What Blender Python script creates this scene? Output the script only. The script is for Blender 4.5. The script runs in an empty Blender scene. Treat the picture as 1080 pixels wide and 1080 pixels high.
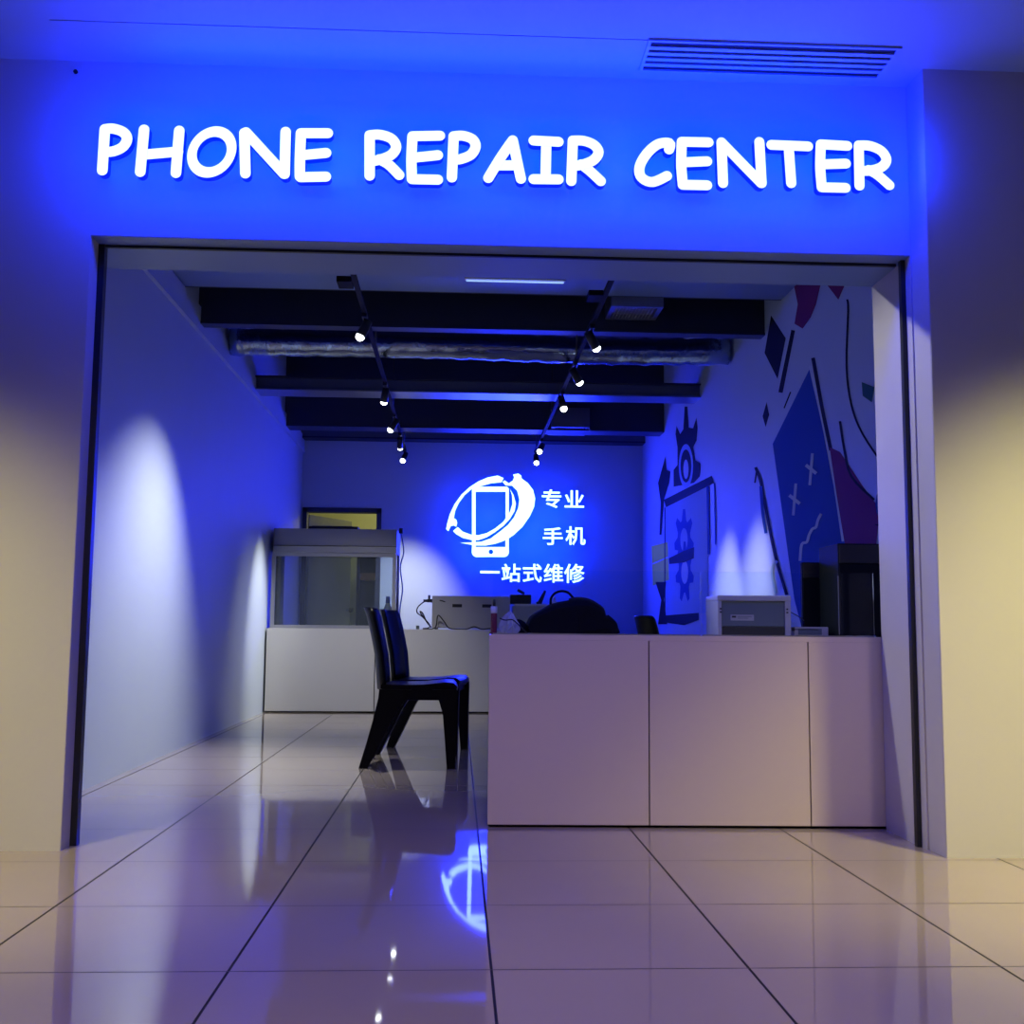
import bpy, bmesh, math, random
from mathutils import Vector, Matrix
random.seed(7)
SC = bpy.context.scene
COL = SC.collection

# ---------------------------------------------------------------- camera
F_PX, PITCH, YAW, ROLL, CAM_H = 1170.46, 0.1042055, 0.0478291, 0.0083715, 0.783594
fw = Vector((math.sin(YAW)*math.cos(PITCH), math.cos(YAW)*math.cos(PITCH), math.sin(PITCH)))
rt0 = Vector((math.cos(YAW), -math.sin(YAW), 0)); up0 = rt0.cross(fw)
rt = rt0*math.cos(ROLL) + up0*math.sin(ROLL)
up = -rt0*math.sin(ROLL) + up0*math.cos(ROLL)
CAM = Vector((0, 0, CAM_H))
cd = bpy.data.cameras.new('camera'); cam = bpy.data.objects.new('camera', cd); COL.objects.link(cam)
cd.sensor_width = 36; cd.lens = F_PX/1080*36; cd.clip_start = 0.05; cd.clip_end = 60
M = Matrix.Identity(4)
for i in range(3):
    M[i][0], M[i][1], M[i][2], M[i][3] = rt[i], up[i], -fw[i], CAM[i]
cam.matrix_world = M
SC.camera = cam
SC.view_settings.view_transform = 'Standard'; SC.view_settings.look = 'None'
SC.view_settings.gamma = 1; SC.view_settings.use_curve_mapping = False
SC.view_settings.exposure = 0.0

# ---------------------------------------------------------------- world and lights
w = bpy.data.worlds.new('world'); SC.world = w; w.use_nodes = True
w.node_tree.nodes['Background'].inputs[0].default_value = (0.10, 0.16, 0.5, 1)
w.node_tree.nodes['Background'].inputs[1].default_value = 0.03

def lamp(kind, name, loc, target, energy, color, **kw):
    d = bpy.data.lights.new(name, kind); d.energy = energy; d.color = color
    for k, v in kw.items(): setattr(d, k, v)
    o = bpy.data.objects.new(name, d); COL.objects.link(o); o.location = loc
    o.rotation_euler = (Vector(target)-Vector(loc)).to_track_quat('-Z', 'Y').to_euler()
    return o
WARM = (1.0, 0.85, 0.26)
# mall ceiling downlights in front of the two pillars, and the mall lighting behind the camera
lamp('SPOT', 'mall_downlight', (-1.95, 2.75, 2.84), (-1.9, 3.62, 0.0), 310, WARM, spot_size=1.1, spot_blend=1.0, shadow_soft_size=0.12)
lamp('SPOT', 'mall_downlight', (2.35, 2.5, 2.84), (2.2, 3.55, 0.1), 500, WARM, spot_size=1.15, spot_blend=1.0, shadow_soft_size=0.12)
for x_ in (-1.3, 0.4, 2.0):
    lamp('SPOT', 'mall_downlight', (x_, 0.3, 2.84), (x_, 2.9, 0.0), 160, (1.0, 0.75, 0.82), spot_size=1.15, spot_blend=0.7, shadow_soft_size=0.15)
# added blue panels before letters and logo, spreading the halo over wall and ceiling
BLUE = (0.0, 0.024, 1.0)
lamp('AREA', 'added_sign_wash', (0.14, 3.80, 2.52), (0.14, 4.1, 2.52), 50, BLUE, shape='RECTANGLE', size=3.05, size_y=0.22)
lamp('AREA', 'added_sign_wash', (0.14, 3.90, 2.66), (0.14, 3.70, 2.95), 22, BLUE, shape='RECTANGLE', size=2.6, size_y=0.04)
lamp('AREA', 'added_logo_wash', (0.62, 12.15, 1.85), (0.62, 12.5, 1.85), 42, BLUE, shape='RECTANGLE', size=1.3, size_y=0.8)

# ---------------------------------------------------------------- pixel ray helpers (a traced point is put on its real plane)
def ray(px, py):
    return rt*((px-540)/F_PX) + up*(-(py-540)/F_PX) + fw
def onY(px, py, Y):
    d = ray(px, py); return CAM + d*(Y/d.y)
def onX(px, py, X):
    d = ray(px, py); return CAM + d*(X/d.x)
def onZ(px, py, Z):
    d = ray(px, py); return CAM + d*((Z-CAM_H)/d.z)

# ---------------------------------------------------------------- materials
def mat(name, col, rough=0.5, metal=0.0, emit=None, estr=1.0, bump=0.0, bscale=40.0, var=0.0, vscale=3.0, spec=0.5, coat=0.0):
    m = bpy.data.materials.new(name); m.use_nodes = True
    nt = m.node_tree; b = nt.nodes['Principled BSDF']
    b.inputs['Base Color'].default_value = (*col, 1); b.inputs['Roughness'].default_value = rough
    b.inputs['Metallic'].default_value = metal; b.inputs['Specular IOR Level'].default_value = spec
    b.inputs['Coat Weight'].default_value = coat
    if emit:
        b.inputs['Emission Color'].default_value = (*emit, 1); b.inputs['Emission Strength'].default_value = estr
    tc = nt.nodes.new('ShaderNodeTexCoord')
    if var:
        n = nt.nodes.new('ShaderNodeTexNoise'); n.inputs['Scale'].default_value = vscale; n.inputs['Detail'].default_value = 4
        nt.links.new(tc.outputs['Object'], n.inputs['Vector'])
        mr = nt.nodes.new('ShaderNodeMapRange'); mr.inputs['To Min'].default_value = 1-var; mr.inputs['To Max'].default_value = 1+var
        nt.links.new(n.outputs['Fac'], mr.inputs['Value'])
        mx = nt.nodes.new('ShaderNodeVectorMath'); mx.operation = 'SCALE'; mx.inputs[0].default_value = col
        nt.links.new(mr.outputs['Result'], mx.inputs['Scale']); nt.links.new(mx.outputs['Vector'], b.inputs['Base Color'])
    if bump:
        n = nt.nodes.new('ShaderNodeTexNoise'); n.inputs['Scale'].default_value = bscale; n.inputs['Detail'].default_value = 3
        nt.links.new(tc.outputs['Object'], n.inputs['Vector'])
        bp = nt.nodes.new('ShaderNodeBump'); bp.inputs['Strength'].default_value = bump; bp.inputs['Distance'].default_value = 0.01
        nt.links.new(n.outputs['Fac'], bp.inputs['Height']); nt.links.new(bp.outputs['Normal'], b.inputs['Normal'])
    return m
def floor_mat():
    m = mat('floor_tile', (0.42, 0.37, 0.365), 0.03, spec=0.55)
    nt = m.node_tree; b = nt.nodes['Principled BSDF']; L = nt.links.new
    tc = nt.nodes.new('ShaderNodeTexCoord'); sp = nt.nodes.new('ShaderNodeSeparateXYZ'); L(tc.outputs['Object'], sp.inputs[0])
    def math_(op, a, bb=None):
        n = nt.nodes.new('ShaderNodeMath'); n.operation = op
        for i, v in enumerate((a, bb)):
            if v is None: continue
            if isinstance(v, (int, float)): n.inputs[i].default_value = v
            else: L(v, n.inputs[i])
        return n.outputs[0]
    def grid(sock, off, half):
        t = math_('DIVIDE', math_('SUBTRACT', sock, off), 0.6)
        fr = math_('FRACT', math_('ADD', t, 100.5))
        return math_('LESS_THAN', math_('ABSOLUTE', math_('SUBTRACT', fr, 0.5)), half)
    gx = grid(sp.outputs['X'], 0.0882, 0.0056); gy = grid(sp.outputs['Y'], 2.6524, 0.005)
    n = nt.nodes.new('ShaderNodeTexNoise'); n.inputs['Scale'].default_value = 1.3; n.inputs['Detail'].default_value = 5
    L(tc.outputs['Object'], n.inputs['Vector'])
    cr = nt.nodes.new('ShaderNodeMixRGB'); cr.inputs[1].default_value = (0.31, 0.27, 0.255, 1); cr.inputs[2].default_value = (0.37, 0.32, 0.30, 1)
    L(n.outputs['Fac'], cr.inputs[0])
    m1 = nt.nodes.new('ShaderNodeMixRGB'); m1.inputs[2].default_value = (0.012, 0.011, 0.014, 1); L(cr.outputs[0], m1.inputs[1]); L(gx, m1.inputs[0])
    m2 = nt.nodes.new('ShaderNodeMixRGB'); m2.inputs[2].default_value = (0.06, 0.05, 0.06, 1); L(m1.outputs[0], m2.inputs[1])
    L(math_('MULTIPLY', gy, 1.0), m2.inputs[0])
    L(m2.outputs[0], b.inputs['Base Color'])
    g = math_('MAXIMUM', gx, gy)
    L(math_('ADD', math_('MULTIPLY', g, 0.6), 0.035), b.inputs['Roughness'])
    L(math_('SUBTRACT', 0.8, math_('MULTIPLY', g, 0.5)), b.inputs['Specular IOR Level'])
    n2 = nt.nodes.new('ShaderNodeTexNoise'); n2.inputs['Scale'].default_value = 2.2; L(tc.outputs['Object'], n2.inputs['Vector'])
    bp = nt.nodes.new('ShaderNodeBump'); bp.inputs['Strength'].default_value = 0.006; bp.inputs['Distance'].default_value = 0.02
    L(n2.outputs['Fac'], bp.inputs['Height']); L(bp.outputs['Normal'], b.inputs['Normal'])
    return m
def glass_mat(name, tint=(0.93, 0.97, 1.0), refl=0.08, haze=0.0, hazecol=(0.5, 0.6, 0.8)):
    m = bpy.data.materials.new(name); m.use_nodes = True; nt = m.node_tree; nt.nodes.clear(); L = nt.links.new
    out = nt.nodes.new('ShaderNodeOutputMaterial'); tr = nt.nodes.new('ShaderNodeBsdfTransparent'); tr.inputs[0].default_value = (*tint, 1)
    gl = nt.nodes.new('ShaderNodeBsdfGlossy'); gl.inputs['Roughness'].default_value = 0.02
    fr = nt.nodes.new('ShaderNodeFresnel'); fr.inputs[0].default_value = 1.25
    mx = nt.nodes.new('ShaderNodeMixShader'); L(fr.outputs[0], mx.inputs[0]); L(tr.outputs[0], mx.inputs[1]); L(gl.outputs[0], mx.inputs[2])
    df = nt.nodes.new('ShaderNodeBsdfDiffuse'); df.inputs[0].default_value = (*hazecol, 1)
    m2 = nt.nodes.new('ShaderNodeMixShader'); m2.inputs[0].default_value = haze; L(mx.outputs[0], m2.inputs[1]); L(df.outputs[0], m2.inputs[2])
    L(m2.outputs[0], out.inputs[0])
    return m
MT = dict(
    facade=mat('facade_paint', (0.54, 0.55, 0.60), 0.6, bump=0.06, bscale=25, var=0.03),
    reveal=mat('reveal_paint', (0.48, 0.46, 0.54), 0.5, var=0.04, vscale=6),
    wall=mat('interior_paint_blue_spill', (0.42, 0.49, 0.62), 0.55, bump=0.04, bscale=20, var=0.03),  # blue tint puts some of the logo's light into the wall colour
    mallceil=mat('mall_ceiling_paint_blue_spill', (0.28, 0.42, 0.62), 0.6),  # tinted blue for the sign's glow, offsetting warm floor bounce
    floor=floor_mat(),
    soffit=mat('soffit_paint_blue_spill', (0.16, 0.24, 0.50), 0.45),  # blue light reflected from sign and floor is put into this base colour
    deck=mat('black_ceiling_deck', (0.02, 0.02, 0.025), 0.8),
    beamlite=mat('steel_beam_paint', (0.09, 0.11, 0.17), 0.45),
    beam=mat('beam_paint', (0.016, 0.022, 0.055), 0.5),
    steel=mat('brushed_steel', (0.30, 0.31, 0.34), 0.35, 1.0),
    guide=mat('dark_guide_metal', (0.03, 0.032, 0.04), 0.4, 0.6),
    darkslot=mat('dark_slot', (0.005, 0.005, 0.012), 0.8),
    laminate=mat('lilac_grey_laminate', (0.52, 0.455, 0.48), 0.35, var=0.02, vscale=2),
    lamback=mat('pale_grey_laminate', (0.50, 0.50, 0.52), 0.35),
    seam=mat('black_seam', (0.01, 0.01, 0.012), 0.6),
    plastic=mat('black_chair_plastic', (0.003, 0.003, 0.006), 0.33, spec=0.12),
    rail=mat('matt_black_rail', (0.004, 0.004, 0.006), 0.7, spec=0.1),
    blackmetal=mat('black_metal', (0.01, 0.01, 0.014), 0.4),
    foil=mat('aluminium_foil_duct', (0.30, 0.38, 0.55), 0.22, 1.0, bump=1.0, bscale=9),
    bag=mat('black_nylon', (0.003, 0.003, 0.006), 0.7, spec=0.15, bump=0.4, bscale=18),
    white=mat('white_plastic', (0.6, 0.6, 0.6), 0.4),
    offwhite=mat('grey_white_plastic', (0.36, 0.36, 0.38), 0.42),
    greyp=mat('mid_grey_plastic', (0.10, 0.13, 0.15), 0.4),
    darkp=mat('dark_plastic', (0.012, 0.014, 0.02), 0.45),
    tower=mat('black_case_paint', (0.004, 0.006, 0.009), 0.6, spec=0.1),
    alu=mat('grey_hood_paint', (0.27, 0.28, 0.33), 0.4, 0.2),
    doorleaf=mat('grey_door_paint', (0.35, 0.36, 0.35), 0.5),
    frame=mat('dark_door_frame', (0.03, 0.035, 0.07), 0.5),
    cream=mat('cream_store_wall', (0.62, 0.62, 0.42), 0.6),
    wood=mat('brown_wood_shelf', (0.22, 0.12, 0.06), 0.5, var=0.2, vscale=8),
    red=mat('dark_red_label', (0.16, 0.01, 0.05), 0.4),
    bluecap=mat('blue_plastic', (0.03, 0.08, 0.45), 0.4),
    glass=glass_mat('clear_glass'),
    hoodglass=glass_mat('hood_glass', (0.68, 0.74, 0.80), haze=0.06),
    acryl=glass_mat('scratched_acrylic', (0.80, 0.84, 0.90), haze=0.10),
    film=glass_mat('crinkled_plastic_film', (0.75, 0.8, 0.85), haze=0.45, hazecol=(0.8, 0.8, 0.85)),
    face=mat('sign_face', (0.0, 0.0, 0.0), 0.4, emit=(0.042, 0.055, 1.0), estr=24.0),
    ret=mat('sign_return', (0.02, 0.04, 0.3), 0.4, emit=(0.0, 0.02, 1.0), estr=0.35),
    back=mat('sign_back_led', (0.0, 0.0, 0.0), 0.4, emit=(0.0, 0.024, 1.0), estr=9.0),
    face2=mat('logo_face', (0.0, 0.0, 0.0), 0.4, emit=(0.015, 0.026, 1.0), estr=75.0),
    lampglow=mat('spot_lens', (0, 0, 0), 0.3, emit=(0.9, 0.95, 1.0), estr=14),
    tube=mat('led_tube', (0, 0, 0), 0.3, emit=(0.35, 0.55, 1.0), estr=1.1),
)

# ---------------------------------------------------------------- mesh helpers
class MB:
    def __init__(s): s.bm = bmesh.new(); s.mats = []
    def mi(s, m):
        if m not in s.mats: s.mats.append(m)
        return s.mats.index(m)
    def box(s, lo, hi, m, bev=0.0, rot=None, piv=None):
        t = bmesh.new(); bmesh.ops.create_cube(t, size=1)
        lo = Vector(lo); hi = Vector(hi); c = (lo+hi)/2; d = hi-lo
        for v in t.verts: v.co = Vector((v.co.x*d.x, v.co.y*d.y, v.co.z*d.z)) + c
        if bev: bmesh.ops.bevel(t, geom=t.edges[:], offset=bev, segments=2, affect='EDGES', profile=0.7)
        if rot is not None:
            p = Vector(piv) if piv is not None else c
            for v in t.verts: v.co = rot @ (v.co-p) + p
        s.add(t, m, bev > 0); return s
    def add(s, t, m, smooth=False):
        k = s.mi(m)
        me = bpy.data.meshes.new('tmp')
        for f in t.faces: f.material_index = k; f.smooth = False
        t.to_mesh(me); s.bm.from_mesh(me); bpy.data.meshes.remove(me); t.free(); return s
    def cyl(s, a, b, r, m, r2=None, n=16, smooth=True):
        a = Vector(a); b = Vector(b); d = b-a
        t = bmesh.new(); bmesh.ops.create_cone(t, cap_ends=True, segments=n, radius1=r, radius2=r if r2 is None else r2, depth=d.length)
        q = Vector((0, 0, 1)).rotation_difference(d.normalized()).to_matrix()
        for v in t.verts: v.co = q @ v.co + (a+b)/2
        k = s.mi(m)
        for f in t.faces: f.material_index = k; f.smooth = smooth and len(f.verts) == 4
        me = bpy.data.meshes.new('tmp'); t.to_mesh(me); s.bm.from_mesh(me); bpy.data.meshes.remove(me); t.free(); return s
    def tube(s, pts, r, m, n=8, close=False):
        pts = [Vector(p) for p in pts]; N = len(pts); k = s.mi(m); rings = []
        prev = None
        for i, p in enumerate(pts):
            tdir = (pts[min(i+1, N-1)] - pts[max(i-1, 0)]).normalized()
            if prev is None:
                a = Vector((0, 0, 1)) if abs(tdir.z) < 0.9 else Vector((1, 0, 0))
                u = tdir.cross(a).normalized()
            else:
                u = (prev - tdir*prev.dot(tdir)).normalized()
            prev = u; v = tdir.cross(u)
            rr = r[i] if isinstance(r, (list, tuple)) else r
            rings.append([s.bm.verts.new(p + (u*math.cos(2*math.pi*j/n) + v*math.sin(2*math.pi*j/n))*rr) for j in range(n)])
        for i in range(N-1):
            for j in range(n):
                f = s.bm.faces.new((rings[i][j], rings[i][(j+1) % n], rings[i+1][(j+1) % n], rings[i+1][j])); f.material_index = k; f.smooth = True
        for rg in (rings[0][::-1], rings[-1]):
            f = s.bm.faces.new(rg); f.material_index = k
        return s
    def prism(s, pts, off, m, mside=None, mback=None):
        """extrude the closed outline pts by the vector off; the outline is the front face"""
        off = Vector(off); A = [s.bm.verts.new(Vector(p)) for p in pts]; B = [s.bm.verts.new(Vector(p)+off) for p in pts]
        f = s.bm.faces.new(A); f.material_index = s.mi(m)
        g = s.bm.faces.new(B[::-1]); g.material_index = s.mi(mback or mside or m)
        k = s.mi(mside or m); n = len(pts)
        for i in range(n):
            q = s.bm.faces.new((A[i], B[i], B[(i+1) % n], A[(i+1) % n])); q.material_index = k
        return s
    def loft(s, rings, m, smooth=True):
        k = s.mi(m); R = [[s.bm.verts.new(Vector(p)) for p in r] for r in rings]; n = len(R[0])
        for i in range(len(R)-1):
            for j in range(n):
                f = s.bm.faces.new((R[i][j], R[i][(j+1) % n], R[i+1][(j+1) % n], R[i+1][j])); f.material_index = k; f.smooth = smooth
        for r in (R[0][::-1], R[-1]):
            f = s.bm.faces.new(r); f.material_index = k
        return s
    def build(s, name, parent=None, origin=None, label=None, norm=True):
        if norm: bmesh.ops.recalc_face_normals(s.bm, faces=s.bm.faces[:])
        me = bpy.data.meshes.new(name)
        if origin is not None:
            o3 = Vector(origin)
            for v in s.bm.verts: v.co -= o3
        s.bm.to_mesh(me); s.bm.free()
        for m in s.mats: me.materials.append(m)
        o = bpy.data.objects.new(name, me); COL.objects.link(o)
        if origin is not None: o.location = origin
        if parent is not None: o.parent = parent
        if label: o['label'] = label
        return o
def root(name, label, cat, loc=(0, 0, 0), rz=0.0, group=None):
    o = bpy.data.objects.new(name, None); COL.objects.link(o); o.location = loc; o.rotation_euler = (0, 0, rz)
    o.empty_display_size = 0.1
    o['label'] = label; o['category'] = cat
    if group: o['group'] = group
    return o
def tag(o, label, cat, group=None):
    o['label'] = label; o['category'] = cat
    if group: o['group'] = group
    return o
def structure(o): o['kind'] = 'structure'; return o
def copy_tree(o, parent=None):
    c = o.copy(); COL.objects.link(c)
    if parent is not None: c.parent = parent
    for ch in list(o.children): copy_tree(ch, c)
    return c
def smooth_pts(pts, n=6, closed=False):
    """Catmull-Rom through the points"""
    P = [Vector(p) for p in pts]; N = len(P); out = []
    rng = range(N if closed else N-1)
    for i in rng:
        if closed: p0, p1, p2, p3 = P[(i-1) % N], P[i], P[(i+1) % N], P[(i+2) % N]
        else: p0, p1, p2, p3 = P[max(i-1, 0)], P[i], P[i+1], P[min(i+2, N-1)]
        for k in range(n):
            t = k/n
            out.append(0.5*((2*p1) + (p2-p0)*t + (2*p0-5*p1+4*p2-p3)*t*t + (3*p1-p0-3*p2+p3)*t**3))
    if not closed: out.append(P[-1])
    return out

# ================================================================ THE SETTING
XL, XR, YB = -1.765, 2.08, 12.45
YF, CZ, SZ = 4.03, 2.88, 2.21          # fascia plane, mall ceiling, opening soffit
WT = 2.91
m = MB(); m.box((-6, -4, -0.1), (7, 13.6, 0), MT['floor']); structure(m.build('floor'))
m = MB(); m.box((-6, -4, CZ), (7, YF+0.0, CZ+0.1), MT['mallceil']); structure(m.build('ceiling'))
# fascia wall: one mesh around the opening
m = MB()
m.box((-6, YF, 0), (-1.37, 4.185, CZ+0.1), MT['facade'])
m.box((-1.37, YF, SZ), (1.705, 4.15, CZ+0.1), MT['facade'])
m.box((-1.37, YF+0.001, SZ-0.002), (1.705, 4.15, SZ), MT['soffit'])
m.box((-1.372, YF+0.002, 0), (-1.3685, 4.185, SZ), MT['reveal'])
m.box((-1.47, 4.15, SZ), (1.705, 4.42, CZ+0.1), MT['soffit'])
m.box((1.705, YF, 0), (2.6, 4.42, CZ+0.1), MT['reveal'])
structure(m.build('wall_front'))
m = MB(); m.box((1.712, 3.885, 0), (6, YF, CZ), MT['facade'])
m.box((1.7105, 3.889, 0), (1.712, YF, CZ), MT['reveal'])
structure(m.build('wall_right_pillar'))
m = MB()
m.box((XL-0.15, 4.185, 0), (XL, YB+0.1, 3.6), MT['wall'])
m.box((XL, 4.185, 2.745), (XL+0.018, YB, WT), MT['wall'])
m.box((XL, 4.185, 2.735), (XL+0.026, YB, 2.748), MT['wall'])
structure(m.build('wall_left'))
m = MB(); m.box((XR, 4.42, 0), (XR+0.15, YB+0.1, 3.6), MT['wall']); structure(m.build('wall_right'))
# back wall with the doorway
dl = onY(322, 600, YB).x; dr = onY(396.5, 600, YB).x; dz = onY(360, 540, YB).z
m = MB()
m.box((XL, YB, 0), (dl, YB+0.12, 3.6), MT['wall']); m.box((dr, YB, 0), (XR, YB+0.12, 3.6), MT['wall'])
m.box((dl, YB, dz), (dr, YB+0.12, 3.6), MT['wall'])
structure(m.build('wall_back'))
# dark open ceiling inside, with a plasterboard strip behind the fascia
m = MB(); m.box((XL, 4.42, 3.5), (XR, YB, 3.6), MT['deck']); structure(m.build('ceiling_shop_deck'))
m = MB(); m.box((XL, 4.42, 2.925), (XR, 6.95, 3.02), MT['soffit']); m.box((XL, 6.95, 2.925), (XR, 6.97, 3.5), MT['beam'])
structure(m.build('ceiling_shop_front'))
for i, (y0, y1, z0, z1) in enumerate(((7.36, 7.46, 2.80, 3.5), (9.42, 9.60, 2.785, 2.90), (11.10, 11.35, 2.79, 3.5), (12.25, 12.449, 2.87, 3.5))):
    m = MB(); m.box((XL, y0, z0), (XR, y1, z1), MT['beamlite' if i in (1, 3) else 'beam'])
    if i == 1:
        m.box((XL, 9.37, 2.785), (XR, 9.65, 2.797), MT['steel']); m.box((XL, 9.37, 2.895), (XR, 9.65, 2.907), MT['beam'])
    else: m.box((XL, y0-0.01, z0-0.004), (XR, y1, z0+0.01), MT['beam'])
    structure(m.build('trim_%d' % (i+1)))
# shutter guide channels at the sides and the track in the soffit
m = MB()
m.box((-1.372, 4.12, 0), (-1.345, 4.155, SZ-0.002), MT['guide']); structure(m.build('trim_5'))
m = MB(); m.box((1.688, 4.08, 0), (1.706, 4.105, SZ-0.002), MT['guide']); structure(m.build('trim_6'))
m = MB(); m.box((-1.345, 4.125, SZ-0.012), (1.688, 4.14, SZ-0.001), MT['guide']); structure(m.build('trim_7'))
# linear ceiling panel beside the vent
m = MB(); m.box((-1.45, 3.745, CZ-0.0025), (0.655, 3.93, CZ-0.0005), MT['mallceil']); structure(m.build('trim_8'))
# store room beyond the doorway
m = MB()
m.box((-2.6, 15.2, 0), (0.2, 15.3, 2.8), MT['cream']); m.box((-2.7, YB+0.12, 0), (-2.6, 15.3, 2.8), MT['cream'])
m.box((0.2, YB+0.12, 0), (0.3, 15.3, 2.8), MT['cream']); m.box((-2.6, YB+0.12, 2.7), (0.2, 15.2, 2.8), MT['cream'])
m.box((-2.6, 13.6, -0.1), (0.2, 15.3, 0), MT['lamback'])
structure(m.build('wall_store_room'))
lamp('POINT', 'store_room_lamp', (-0.7, 14.0, 2.45), (0, 14, 0), 16, (1.0, 0.95, 0.45), shadow_soft_size=0.15)
# door frame and open leaf
m = MB()
for x0, x1 in ((dl-0.045, dl+0.004), (dr-0.004, dr+0.05)):
    m.box((x0, YB-0.02, 0), (x1, YB+0.13, dz+0.04), MT['frame'])
m.box((dl-0.045, YB-0.02, dz-0.004), (dr+0.05, YB+0.13, dz+0.045), MT['frame'])
fr = structure(m.build('door_1'))
ang = math.radians(62)
m = MB(); m.box((0, 0, 0.01), (0.86, 0.04, dz-0.02), MT['doorleaf'], 0.002)
leaf = m.build('door_leaf', fr); leaf.location = (dl+0.012, YB+0.14, 0); leaf.rotation_euler = (0, 0, ang)
m = MB(); m.cyl((0.79, 0, 0.98), (0.79, -0.05, 0.98), 0.012, MT['steel']); m.cyl((0.79, -0.05, 0.98), (0.79, -0.075, 0.98), 0.028, MT['blackmetal'])
kn = m.build('door_knob', leaf)

# ================================================================ FASCIA SIGN
YS = 3.955; SD = 0.035
def capsule(pts, r):
    """outline of a round-ended stroke in the x-z plane"""
    P = [Vector((p.x, p.z)) for p in pts]; n = len(P); Lf, Rt = [], []
    for i in range(n):
        d = (P[min(i+1, n-1)]-P[max(i-1, 0)]).normalized(); nn = Vector((-d.y, d.x))
        Lf.append(P[i]+nn*r); Rt.append(P[i]-nn*r)
    def cap(c, frm, sign):
        a0 = math.atan2((frm-c).y, (frm-c).x); return [c+Vector((math.cos(a0-sign*math.pi*k/8), math.sin(a0-sign*math.pi*k/8)))*r for k in range(1, 8)]
    return Lf + cap(P[-1], Lf[-1], 1) + Rt[::-1] + cap(P[0], Rt[0], 1)
def Z(ox, oy, s): return lambda x, y: (ox+x/s, oy+y/s)
zA = Z(95, 120, 3.724); zB = Z(370, 120, 3.724); zC = Z(660, 120, 3.724)
def line(a, b): return [a, b]
LET = [
 ('P', zA, [[(58,60),(48,222)], [(58,60),(90,58),(130,72),(145,98),(130,128),(95,146),(60,150)]]),
 ('H', zA, [[(212,62),(197,228)], [(350,66),(337,232)], [(208,160),(345,148)]]),
 ('O', zA, 'ring'),
 ('N', zA, [[(606,75),(610,234)], [(612,72),(762,236)], [(768,70),(764,236)]]),
 ('E', zA, [[(828,76),(934,76)], [(828,78),(824,180),(824,246)], [(832,162),(927,153)], [(826,248),(926,246)]]),
 ('R', zB, [[(74,84),(74,243)], [(74,84),(115,82),(160,98),(178,130),(160,160),(120,178),(85,186)], [(112,178),(150,200),(190,240)]]),
 ('E', zB, [[(242,88),(350,86)], [(242,90),(238,180),(240,256)], [(246,172),(342,162)], [(240,256),(342,258)]]),
 ('P', zB, [[(404,88),(397,250)], [(404,88),(440,86),(478,100),(490,128),(472,160),(430,178),(404,178)]]),
 ('A', zB, [[(636,104),(590,170),(540,252)], [(636,104),(652,180),(668,255)], [(570,202),(655,202)]]),
 ('I', zB, [[(718,105),(816,110)], [(768,108),(765,255)], [(718,256),(816,257)]]),
 ('R', zB, [[(872,105),(866,264)], [(872,105),(915,106),(955,122),(973,150),(955,180),(915,198),(875,205)], [(905,198),(940,225),(982,264)]]),
 ('C', zC, [[(170,140),(172,115),(125,120),(80,160),(54,210),(62,250),(105,268),(162,244)]]),
 ('E', zC, [[(220,110),(325,112)], [(220,112),(218,200),(224,276)], [(224,190),(320,186)], [(224,278),(320,280)]]),
 ('N', zC, [[(376,112),(382,272)], [(378,114),(532,272)], [(525,110),(534,272)]]),
 ('T', zC, [[(572,122),(716,128)], [(640,128),(650,272)]]),
 ('E', zC, [[(766,120),(870,126)], [(766,122),(764,210),(770,286)], [(770,198),(865,195)], [(770,288),(864,290)]]),
 ('R', zC, [[(915,124),(918,282)], [(915,124),(960,126),(1004,146),(1024,180),(1006,208),(965,222),(925,224)], [(955,220),(990,240),(1036,280)]]),
]
sign = root('shop_sign', 'row of white glowing letters reading PHONE REPAIR CENTER on the blue-lit fascia', 'sign', (0.14, YF, 2.52))
rS = 0.0192
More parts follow.
